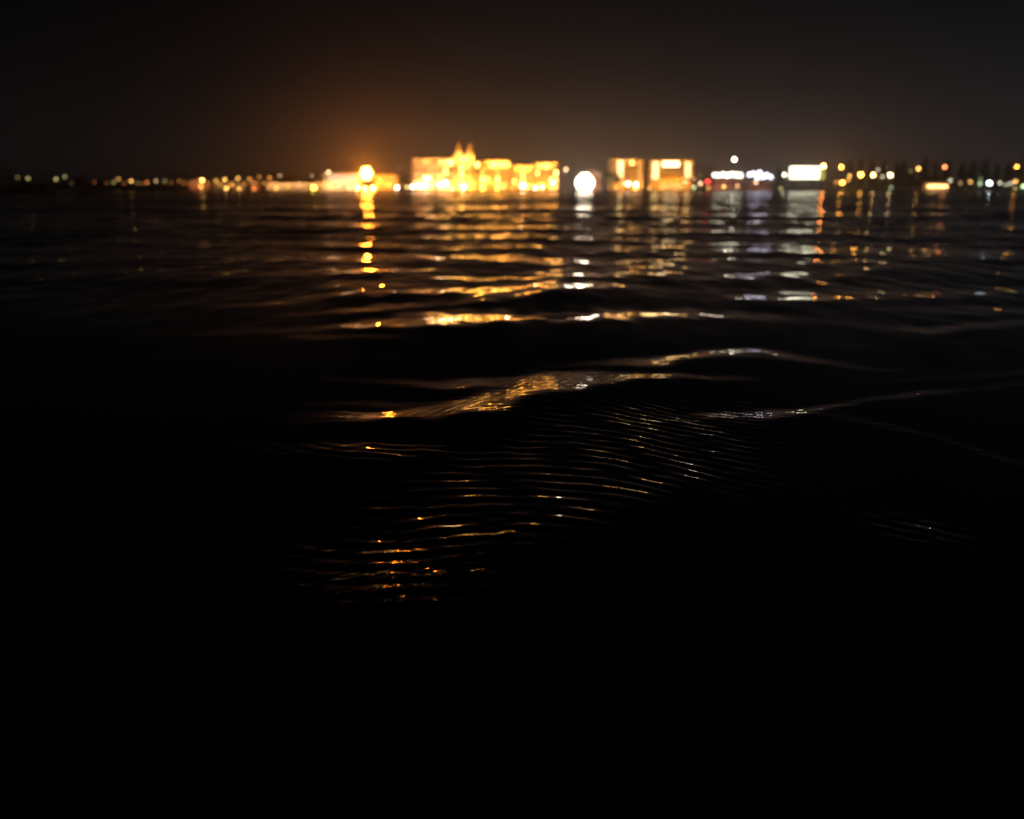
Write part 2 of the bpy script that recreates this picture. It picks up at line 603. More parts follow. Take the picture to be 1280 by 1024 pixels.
bushes = [(12, 229, 34), (32, 227, 30), (52, 228, 28), (74, 229, 26), (97, 219, 24), (112, 227, 28), (125, 224, 15),
          (140, 231, 26), (160, 233, 30), (180, 234, 28), (200, 234, 26), (216, 236, 22)]
words = ["leftmost low dark shrub at the very edge of the photo on the left spit", "second dark shrub from the left edge under the first dim lamps",
         "low dark shrub under the gap between the left dim lamps", "dark shrub just under the pair of yellowish left lamps",
         "tallest dark shrub of the left spit standing clear against the sky", "broad dark shrub between the tall shrub and the narrow one",
         "narrow dark shrub with pointed top right of the tall shrub", "low shrub below the two touching lamps on the left",
         "low dark shrub below the round amber lamp of the left shore", "flat dark shrub below the dim orange lamp on the left",
         "flat low shrub below the three faint lamps near the spit end", "last and lowest shrub at the tip of the left spit"]
for (u, vt, wp), lb in zip(bushes, words):
    tree("shrub", u, vt, 160 + (u % 7), wp, lb, "shrubs on the dark left spit", ground=.25, n=420)

tree("broadleaf_tree", 365, 219, 412, 26, "dark rounded tree behind the long low tan building on the left", n=700)
tree("broadleaf_tree", 384, 223, 410, 16, "small dark tree close behind the saturated yellow lamp", n=500)
tree("broadleaf_tree", 501, 214, 404, 26, "olive dark tree between the orange flood mast and the hotel's left wing", mat=LEAF)
tree("broadleaf_tree", 764, 213, 396, 26, "dark bushy tree right beside the big white floodlight", mat=LEAF)
tree("broadleaf_tree", 749, 224, 402, 12, "small tree half hidden by the big white floodlight", n=400, mat=LEAF)
tree("conifer_tree", 974, 207, 399, 16, "slim dark tree between the bluish kiosk and the illuminated billboard", shape="cone", mat=LEAF)
rt = [(1063, 204, 15), (1076, 203, 14), (1091, 202, 15), (1106, 204, 14), (1122, 206, 16), (1130, 203, 14), (1141, 212, 16), (1157, 201, 17), (1170, 204, 15),
      (1186, 203, 18), (1203, 205, 20), (1217, 204, 18), (1232, 202, 22), (1248, 208, 16), (1262, 206, 16), (1274, 204, 18)]
rl = ["leftmost conifer of the dark right-hand row, above the low orange lamps", "second dark conifer of the right-hand row, behind the big orange lamp",
      "dark conifer behind the bright pair of warm lamps", "dark conifer right of the ring-like pale lamp",
      "dark conifer just right of the pale clustered lamp", "dark conifer standing over the small green lamp",
      "shorter dark conifer under the round yellow lamp in the trees", "tallest dark conifer, right of the round yellow lamp",
      "dark conifer above the left half of the glowing pavilion", "dark conifer beside the red-orange lamp in the trees",
      "broad dark conifer right of the red-orange lamp", "dark conifer above the yellow lamp near the cold white one",
      "widest dark conifer above the cold white lamp", "shorter conifer right of the cold white lamp",
      "dark conifer above the rightmost lamp cluster", "rightmost dark conifer at the photo's edge beside the orange lamp"]
for (u, vt, wp), lb in zip(rt, rl):
    tree("conifer_tree", u, vt - 2.5, 400 + (u % 5), wp * 1.2, lb, "row of dark trees on the right shore", shape="cone", n=1500)

# ------------------------------------------------------------------ buildings
STONE = {"sand": surf("sand_render", (.50, .40, .26)), "cream": surf("cream_render", (.55, .47, .34)), "ochre": surf("ochre_render", (.48, .32, .14)),
         "white": surf("white_render", (.62, .58, .50)), "brick": surf("brick_red", (.28, .10, .06)), "tan": surf("tan_render", (.36, .28, .19)),
         "red": surf("red_paint", (.45, .03, .025), rough=.5), "grey": surf("grey_render", (.25, .25, .27))}
TILE = surf("roof_tile", (.13, .07, .045))
TRIM = surf("pale_trim", (.55, .48, .36))
FRAME = surf("window_frame_paint", (.35, .30, .24))
METAL = surf("dark_metal", (.06, .06, .065), rough=.45, metal=.6)
_m, _t, _o = nt_new("dark_glass")
_p = _t.nodes.new("ShaderNodeBsdfPrincipled")
_p.inputs["Base Color"].default_value = (.02, .022, .025, 1)
_p.inputs["Roughness"].default_value = .08
_t.links.new(_p.outputs[0], _o.inputs["Surface"])
GLASS = _m

AMB, YEL, OLI, ORA = (1, .37, .06), (1, .50, .11), (.80, .64, .20), (1, .28, .05)
WHI, COLD, GRN, REDC, PINK = (1, .88, .66), (.80, .93, 1), (.62, .85, .45), (1, .05, .03), (1, .56, .28)
SOD = (1, .47, .10)
VIO = (.80, .77, 1)


def area(name, parent, loc, direction, sx, sy, watts, col):
    l = bpy.data.lights.new(name, "AREA")
    l.shape = "RECTANGLE"
    l.size, l.size_y = sx, sy
    l.energy = watts
    l.color = col
    o = bpy.data.objects.new(name, l)
    COL.objects.link(o)
    o.location = loc
    o.rotation_euler = Vector(direction).to_track_quat("-Z", "Y").to_euler()
    if parent is not None:
        o.parent = parent
    return o


def building(name, label, cat, u0, u1, vtop, Y, wall, floors, cols, lit=(), dim=.12, depth=11, roof="hip", roofh=1.3,
             wash=(), washcol=SOD, strips=(), group=None, seed=1, litcol=YEL, litL=5.0, winw=.6, winh=.62, base=GZ, door=True):
    """lit: {(floor, col): radiance}; strips: (u0, v0, u1, v1, colour, L) glowing panels, for lit glazing and for one lit wall;
    wash: (u0, u1, 'top'|'foot', watts)"""
    g = random.Random(seed)
    a, b = at(u0, vtop, Y), at(u1, vtop, Y)
    cx = (a.x + b.x) / 2
    W, H = b.x - a.x, a.z - base
    root = empty(name, (cx, Y, base), label, cat, group)
    hb = H - (roofh if roof != "flat" else 0.35)
    mb = MB()
    mb.box(-W / 2, W / 2, 0, depth, -.2, hb)
    if floors > 1:
        fh = hb / floors
        for k in range(1, floors):
            mb.box(-W / 2 - .04, W / 2 + .04, -.06, -.002, k * fh - .09, k * fh + .05)
    mb.build("wall", STONE[wall], root)
    rf = MB()
    if roof == "hip":
        rf.hip(-W / 2 - .35, W / 2 + .35, -.35, depth + .35, hb + .16, H, 2.2)
    elif roof == "gable":
        rf.gable(-W / 2 - .25, W / 2 + .25, -.25, depth + .25, hb + .16, H)
    else:
        rf.box(-W / 2 + .1, W / 2 - .1, .1, depth - .1, hb + .16, hb + .3)
        for s_ in (-1, 1):
            pass
    rf.build("roof", TILE if roof != "flat" else STONE["grey"], root)
    c = MB()
    c.box(-W / 2 - .28, W / 2 + .28, -.28, depth + .28, hb + .003, hb + .157)
    c.box(-W / 2 - .12, W / 2 + .12, -.12, -.003, hb - .2, hb)
    c.build("cornice", TRIM, root)
    fh, cw = hb / floors, W / cols
    lit = dict(lit)
    pxm = mpp(Y)
    srects = []
    for (p0, q0, p1, q1, colr, L) in strips:
        A, B = at(p0, q1, Y), at(p1, q0, Y)
        srects.append((A.x - cx, B.x - cx, A.z - base, B.z - base))
        f = MB()
        x0, x1, z0, z1 = srects[-1]
        f.box(x0 - .1, x1 + .1, -.075, -.003, z0 - .1, z1 + .1)
        fr = f.build("window", FRAME, root)
        p = MB()
        nsp = max(1, round((z1 - z0) / 1.6)) if (z1 - z0) > (x1 - x0) else 1
        nsx = 1 if (z1 - z0) > (x1 - x0) else max(1, round((x1 - x0) / 1.6))
        for i in range(nsp):
            for j in range(nsx):
                p.box(x0 + (x1 - x0) * j / nsx + .04, x0 + (x1 - x0) * (j + 1) / nsx - .04, -.10, -.077,
                      z0 + (z1 - z0) * i / nsp + .04, z0 + (z1 - z0) * (i + 1) / nsp - .04)
        p.build("pane", glow(colr, L), fr)
    for i in range(floors):
        for j in range(cols):
            x0 = -W / 2 + cw * (j + .5) - cw * winw / 2
            x1 = x0 + cw * winw
            z0 = fh * (i + .2)
            z1 = z0 + fh * winh
            if door and i == 0 and j == cols // 2:
                dmb = MB().box(x0, x1, -.09, -.003, 0.0, z1)
                dr = dmb.build("door", surf("door_wood", (.12, .06, .03)), root)
                MB().box(x1 - .22, x1 - .14, -.14, -.092, z1 * .45, z1 * .5).build("handle", METAL, dr)
                continue
            if any(x0 < s1 + .1 and x1 > s0 - .1 and z0 < t1 + .1 and z1 > t0 - .1 for s0, s1, t0, t1 in srects):
                continue
            f = MB()
            f.box(x0 - .09, x1 + .09, -.08, -.003, z0 - .09, z0)
            f.box(x0 - .09, x1 + .09, -.08, -.003, z1, z1 + .09)
            f.box(x0 - .09, x0, -.08, -.003, z0, z1)
            f.box(x1, x1 + .09, -.08, -.003, z0, z1)
            f.box((x0 + x1) / 2 - .03, (x0 + x1) / 2 + .03, -.07, -.003, z0, z1)
            fr = f.build("window", FRAME, root)
            L = lit.get((i, j), 0) * 1.15
            if not L and g.random() < dim:
                L = g.uniform(.3, 1.0)
            MB().box(x0 + .004, x1 - .004, -.045, -.003, z0 + .004, z1 - .004).build("pane", glow(litcol, L) if L else GLASS, fr)
    for (p0, p1, kind, watts) in wash:
        A, B = at(p0, 200, Y).x - cx, at(p1, 200, Y).x - cx
        fx = MB()
        if kind == "top":
            fx.box(A, B, -1.05, -.95, hb - .30, hb - .16)
            for xx in (A + .2, B - .2):
                fx.box(xx - .04, xx + .04, -.95, -.29, hb - .25, hb - .17)
            s_ = fx.build("wall_washer", METAL, root)
            area("wash_light", root, ((A + B) / 2, -1.0, hb - .34), (0, .75, -1), B - A, .12, watts * 2.6, washcol)
        else:
            fx.box(A, B, -4.1, -3.9, 0, .22)
            s_ = fx.build("wall_washer", METAL, root)
            area("wash_light", root, ((A + B) / 2, -4.0, .26), (0, 1, .8), B - A, .15, watts * 5.4, washcol)
    return root


B = 396.0
# --- the hotel row
hl = building("hotel_wing", "pale left wing of the hotel with hipped roof, next to the twin-spired tower", "building",
              515, 566.5, 194.5, B, "cream", 4, 8, lit={(3, 2): 1.3, (3, 5): 3, (3, 6): 5, (3, 7): 14, (2, 6): 7, (1, 2): 9, (1, 3): 4, (2, 3): 1, (0, 1): 9, (0, 2): 12, (0, 3): 9, (0, 5): 12, (0, 6): 14, (1, 5): 4},
              wash=((516, 535, "foot", 900), (537, 565, "foot", 1200), (518, 564, "top", 500)), washcol=(1, .365, .09), seed=4)
tw = building("tower_building", "bright yellow floodlit hotel tower crowned by two pointed spires", "building",
              567, 592.5, 192, B - 2, "sand", 5, 4, lit={(4, 1): 3, (3, 1): 9, (2, 1): 9, (1, 1): 5, (3, 2): 4, (4, 0): 6, (4, 2): 4}, roof="gable", roofh=1.4,
              wash=((568, 592, "foot", 2400), (568, 592, "top", 900)), washcol=(1, .46, .05), depth=8, seed=5)
for uu, vt in ((573, 176.5), (587.8, 177.5)):
    p0 = at(uu, 200, B - 2)
    c0 = Vector((p0.x - tw.location.x, .9, 0))
    zt = at(uu, vt, B - 2).z - GZ
    tur = MB()
    tur.tube((c0.x, c0.y - .9, 9.5), (c0.x, c0.y - .9, zt - 4.1), 1.35, 1.35, 12)
    t_ = tur.build("turret", STONE["sand"], tw)
    MB().tube((c0.x, c0.y - .9, zt - 4.09), (c0.x, c0.y - .9, zt), 1.55, .06, 12).build("spire", surf("spire_tile", (.35, .2, .08)), t_)
    MB().box(c0.x - .35, c0.x + .35, c0.y - .9 - 1.46, c0.y - .9 - 1.3, zt - 6.2, zt - 4.7).build("turret_window", glow(YEL, 2.2), t_)
    l = bpy.data.lights.new("spire_light", "SPOT")
    l.energy, l.color, l.spot_size = 80000, (1, .48, .10), R(34)
    lo_ = bpy.data.objects.new("spire_light", l)
    COL.objects.link(lo_)
    lo_.parent = tw
    lo_.location = (c0.x * 1.2, -11.0, 4.0)
    lo_.rotation_euler = Vector((-c0.x * .2, 11.0, zt - 3.2 - 4.0)).to_track_quat("-Z", "Y").to_euler()
building("hotel_wing", "orange floodlit hotel wing right of the spired tower, bright along its eaves", "building",
         593.5, 638, 197.5, B, "sand", 4, 7, lit={(3, 0): 12, (3, 3): 10, (3, 4): 5, (3, 5): 6, (3, 6): 4, (1, 1): 10, (1, 2): 5, (1, 4): 10, (2, 1): 2, (2, 4): 1.5, (0, 1): 7, (0, 3): 5, (0, 4): 7, (0, 5): 4},
         wash=((609, 637, "top", 1500), (594, 637, "foot", 900)), washcol=(1, .37, .04), seed=6)
building("hotel_annex", "narrow yellow lit hotel block between the eaves-lit wing and the round-topped block", "building",
         640, 667.5, 203.5, B + 1, "ochre", 4, 5, lit={(2, 2): 7, (1, 2): 9, (0, 2): 16, (3, 2): 5, (1, 0): 7, (0, 3): 8, (3, 1): 2, (3, 3): 3},
         wash=((641, 667, "top", 900), (641, 667, "foot", 900)), washcol=(1, .39, .04), seed=7)
building("hotel_annex", "rightmost hotel block with scattered bright windows, nearest the white floodlight", "building",
         669, 698, 199.5, B, "ochre", 4, 5, lit={(3, 0): 3, (3, 1): 5, (3, 2): 9, (2, 0): 7, (2, 4): 14, (1, 3): 9, (1, 4): 8, (0, 0): 6, (0, 1): 9, (0, 3): 6, (0, 4): 5, (3, 3): 3},
         wash=((670, 694, "top", 600), (670, 695, "foot", 900)), washcol=(1, .365, .035), seed=8)
# --- apartment blocks
building("apartment_block", "orange lit flat-roofed block with a bright stair window, behind the dark bushy tree", "building",
         763.5, 804.5, 198.5, B + 2, "ochre", 5, 7, strips=((772, 201, 779, 222, (1, .66, .26), 5), (797.5, 202, 801, 236, (1, .5, .12), 1.6)), lit={(0, 3): 12, (0, 5): 12, (4, 4): 7},
         roof="flat", wash=((766, 802, "foot", 750), (766, 802, "top", 300)), washcol=(1, .40, .05), seed=9)
building("apartment_block", "orange lit flat-roofed block with two bright vertical strips and a lit top band", "building",
         813, 867.5, 199.5, B + 2, "ochre", 5, 9,
         strips=((815, 202, 823.5, 224, (1, .64, .24), 4), (828.5, 202, 849, 208.5, (1, .72, .34), 8), (856, 203, 863.5, 222, (1, .62, .22), 4), (826, 229, 853, 236, (1, .5, .12), 1.6)), dim=.05,  # last strip: glowing panel standing in for the lit ground-floor arcade wall
         roof="flat", wash=((815, 865, "foot", 850), (815, 865, "top", 250)), washcol=(1, .405, .05), seed=10)
# --- low buildings, left to right
building("brick_house", "small red-brown house on the left shore with one bright lamp at its corner", "building",
         235, 259, 223, B, "brick", 2, 3, wash=((236, 258, "foot", 160),), washcol=(1, .42, .15), seed=11, roof="gable", roofh=1.6, depth=8)
building("row_house", "dim tan house behind the cluster of amber lamps on the left shore", "building",
         262, 306, 224, B + 4, "tan", 2, 6, wash=((264, 304, "foot", 60),), washcol=(1, .55, .2), seed=12, depth=8)
building("row_house", "narrow dim brown house left of the long low tan building", "building",
         311, 323, 224, B + 2, "brick", 2, 2, wash=((312, 322, "foot", 110),), washcol=(1, .48, .2), seed=13, depth=8, roof="gable")
building("low_building", "long low tan lit building under the dark rounded tree", "building",
         333, 402, 227, B, "cream", 1, 12, wash=((335, 352, "foot", 260), (354, 400, "foot", 420)), washcol=(1, .50, .19), seed=14, depth=8, roofh=.9, litL=2)
building("low_building", "long white building with a bright upper band beside the orange flood mast", "building",
         404, 450, 216.5, B, "white", 2, 8, strips=((410, 219.5, 447, 224.5, (1, .78, .55), 1.1),), lit={(0, 0): 2, (0, 1): 3, (0, 2): 1.5, (0, 5): 2, (0, 6): 1.5},
         wash=((405, 449, "foot", 700),), washcol=(1, .52, .22), seed=15, roof="flat", depth=8)
building("low_building", "amber lit low building just right of the orange flood mast", "building",
         467, 496, 216, B + 3, "ochre", 2, 5, wash=((468, 495, "foot", 520), (468, 495, "top", 160)), washcol=(1, .42, .06), seed=16, depth=8, lit={(0, 0): 3})
building("small_house", "small reddish lit house behind the big white floodlight", "building",
         727, 751, 211.5, B + 6, "brick", 2, 3, wash=((728, 750, "foot", 420),), washcol=(1, .62, .35), seed=17, depth=8, roof="gable", roofh=2.2)


# --- red pavilion with white roof lights
def low_lit(name, label, cat, u0, u1, v0, vlamp, Y, wall, lamps, lampr, col, L, under=None, depth=6):
    a, b = at(u0, v0, Y), at(u1, v0, Y)
    cx, W, H = (a.x + b.x) / 2, b.x - a.x, a.z - GZ
    root = empty(name, (cx, Y, GZ), label, cat)
    MB().box(-W / 2, W / 2, 0, depth, -.1, H).build("wall", STONE[wall], root)
    mb = MB()
    mb.box(-W / 2 - .4, W / 2 + .4, -1.2, depth + .4, H + .003, H + .22)
    mb.build("roof", TRIM, root)
    for k in range(5):
        x0 = -W / 2 + W * (k + .5) / 5
        fr = MB().box(x0 - W * .075, x0 + W * .075, -.06, -.003, H * .3, H * .8).build("window", FRAME, root)
        MB().box(x0 - W * .06, x0 + W * .06, -.09, -.062, H * .36, H * .74).build("pane", GLASS, fr)
    for s_ in (-1, 0, 1):
        MB().tube((s_ * (W / 2 - .2), -1.05, -.1), (s_ * (W / 2 - .2), -1.05, H), .07, .07).build("post", METAL, root)
    for (lu, lv, s_) in lamps:
        p = at(lu, lv, Y)
        q_ = Vector((p.x - cx, -.6, p.z - GZ))
        r_ = lampr * s_
        st = MB()
        st.tube((q_.x, -.6, H + .22), (q_.x, -.6, q_.z - r_ * .9), .06, .06)
        st.tube((q_.x, -.6, q_.z - r_ * .95), (q_.x, -.6, q_.z - r_ * .75), r_ * .45, r_ * .6, 10)
        s2 = st.build("lamp_stand", METAL, root)
        MB().ball(q_, r_).build("lamp_globe", glow(col, L), s2, smooth=True)
    if under:
        area("under_light", root, (0, -2.6, .4), (0, 1, .55), W * .9, .2, under[0], under[1])
    return root


low_lit("red_pavilion", "low red pavilion with a row of glaring white globes along its roof", "pavilion", 888, 930, 226.5, 219, B,
        "red", [(893, 219, .8), (898, 219.5, .9), (903.5, 218.5, 1), (909, 219.5, 1), (914.5, 218, 1), (920, 219, 1), (925, 219.5, .95)], .9, (1, .93, .68), 8, (300, (1, .6, .4)))
low_lit("kiosk", "low dark kiosk with bluish white globes bunched along its roof", "kiosk", 934, 966, 228, 220, B,
        "brick", [(936.5, 218.5, .85), (941, 217.5, .9), (949, 216.5, 1), (946, 222, .9), (953, 221, 1), (958, 219.5, .95), (963, 221.5, .8)], .9, VIO, 7, (140, (1, .6, .35)))

# --- glowing pavilion at the water on the right
pv = empty("waterside_pavilion", (at(1172, 236, 386).x, 386, 0), "small open pavilion at the water's edge glowing orange-white on the right", "pavilion")
wv = 30 * mpp(386)
hv = at(1172, 227.5, 386).z
MB().box(-wv / 2, wv / 2, -1.6, 1.7, -.5, .38).build("deck", surf("deck_wood", (.2, .13, .07)), pv)
MB().box(-wv / 2, wv / 2, 1.4, 1.6, .383, hv - .6).build("back_wall", STONE["cream"], pv)
MB().hip(-wv / 2 - .3, wv / 2 + .3, -1.7, 1.9, hv - .55, hv + .2, 1.4).build("roof", TILE, pv)
for s_ in (-1, -.34, .34, 1):
    MB().box(s_ * (wv / 2 - .12) - .08, s_ * (wv / 2 - .12) + .08, -1.5, -1.34, .383, hv - .553).build("post", FRAME, pv)
for k, uu in enumerate((1161, 1166, 1171, 1177, 1182)):
    p = at(uu, 233, 386)
    st = MB().tube((p.x - pv.location.x, -.2, hv - .56), (p.x - pv.location.x, -.2, p.z + .3), .03, .03).build("lamp_cord", METAL, pv)
    MB().ball((p.x - pv.location.x, -.2, p.z), .5).build("lamp_globe", glow((1, .52, .18), (12, 14, 15, 15, 12)[k]), st, smooth=True)
MB().box(-wv / 2, wv / 2, 1.72, 1.8, .383, hv - .6).build("rear_panel", STONE["red"], pv)

# --- billboard
bb = empty("billboard", (at(1002, 216, B).x, B - 4, GZ), "large glaring white illuminated billboard on two posts", "billboard")
bw, z0, z1 = 35 * mpp(B - 4), at(0, 223.5, B - 4).z - GZ, at(0, 208.5, B - 4).z - GZ
MB().box(-bw / 2 - .15, bw / 2 + .15, .003, .35, z0 - .15, z1 + .15).build("frame", METAL, bb)
MB().box(-bw / 2, bw / 2, -.06, 0, z0, z1).build("panel", glow((1, .98, .70), 4.5), bb)
for s_ in (-.32, .32):
    MB().box(bw * s_ - .18, bw * s_ + .18, .36, .7, -.1, z0 + 1).build("post", METAL, bb)
MB().box(-bw / 2, bw / 2, -.9, -.003, z0 - .35, z0 - .18).build("catwalk", METAL, bb)
sg = empty("lit_sign", (at(1024, 219, B).x, B - 3, GZ), "dim yellow-green lit sign tucked against the billboard's right side", "sign")
sw, z0, z1 = 8 * mpp(B - 3), at(0, 225, B - 3).z - GZ, at(0, 212, B - 3).z - GZ
MB().box(-sw / 2 - .1, sw / 2 + .1, .003, .25, z0 - .1, z1 + .1).build("frame", METAL, sg)
MB().box(-sw / 2, sw / 2, -.05, 0, z0, z1).build("panel", glow((.75, .68, .10), .75), sg)
MB().box(-.15, .15, .26, .5, -.1, z0 + 1).build("post", METAL, sg)


def hedge(u0, u1, vt, Y, label):
    a, b = at(u0, vt, Y), at(u1, vt, Y)
    root = empty("hedge", ((a.x + b.x) / 2, Y, GZ), label, "hedge")
    W, H = b.x - a.x, max(.6, a.z - GZ)
    g = random.Random(int(u0))
    mb = MB()
    for k in range(int(W * 150)):
        p = Vector((g.uniform(-W / 2, W / 2), g.uniform(-.7, .7), g.uniform(0, H * (.85 + .15 * math.sin(k)))))
        a_ = Vector((g.gauss(0, 1), g.gauss(0, 1), g.gauss(0, 1))).normalized()
        b_ = a_.orthogonal().normalized()
        mb.add([p - a_ * .14, p + b_ * .09, p + a_ * .14, p - b_ * .09], [(0, 1, 2, 3)])
    mb.build("leaves", surf("hedge_leaf", (.075, .11, .025), var=.4), root)
    st = MB()
    for k in range(max(3, int(W))):
        xx = -W / 2 + W * (k + .5) / max(3, int(W))
        st.tube((xx, 0, -.1), (xx + .1, 0, H * .8), .04, .02, 6)
    st.build("stems", BARK, root)


hedge(1022, 1052, 230, 391, "clipped green hedge lit yellow-green below the billboard's right end")
hedge(1056, 1112, 233, 391, "low dark green hedge under the orange lamps left of the tree row")
hedge(905, 930, 235.5, 390, "low hedge in front of the red pavilion")


# ------------------------------------------------------------------ lamps
def street_lamp(u, v, col, L, rpx, Y, label, group=None, name=None):
    p = at(u, v, Y)
    g0 = GZ if Y >= SHORE else 0.2
    z = max(p.z, g0 + .55)
    r = rpx * mpp(Y)
    hh = z - g0
    nm = name or ("street_lamp" if hh > 2.6 else "bollard_lamp")
    root = empty(nm, (p.x, Y, g0), label, "lamp", group)
    po = MB()
    if hh > 2.6:
        po.tube((0, 0, -.1), (0, 0, .5), .13, .11)
        po.tube((0, 0, .5), (0, 0, hh - r * .92), .075, .05)
    else:
        po.tube((0, 0, -.1), (0, 0, max(.12, hh - r * .92)), .09, .08)
    po.build("pole", METAL, root)
    hd = MB()
    hd.tube((0, 0, hh - r * .95), (0, 0, hh - r * .72), r * .4, r * .66, 10)
    hd.tube((0, 0, hh + r * .86), (0, 0, hh + r * 1.12), r * .5, r * .12, 10)
    hd.build("lamp_housing", METAL, root)
    MB().ball((0, 0, hh), r, 12, 8).build("lamp_globe", glow(col, L), root, smooth=True)
    return root


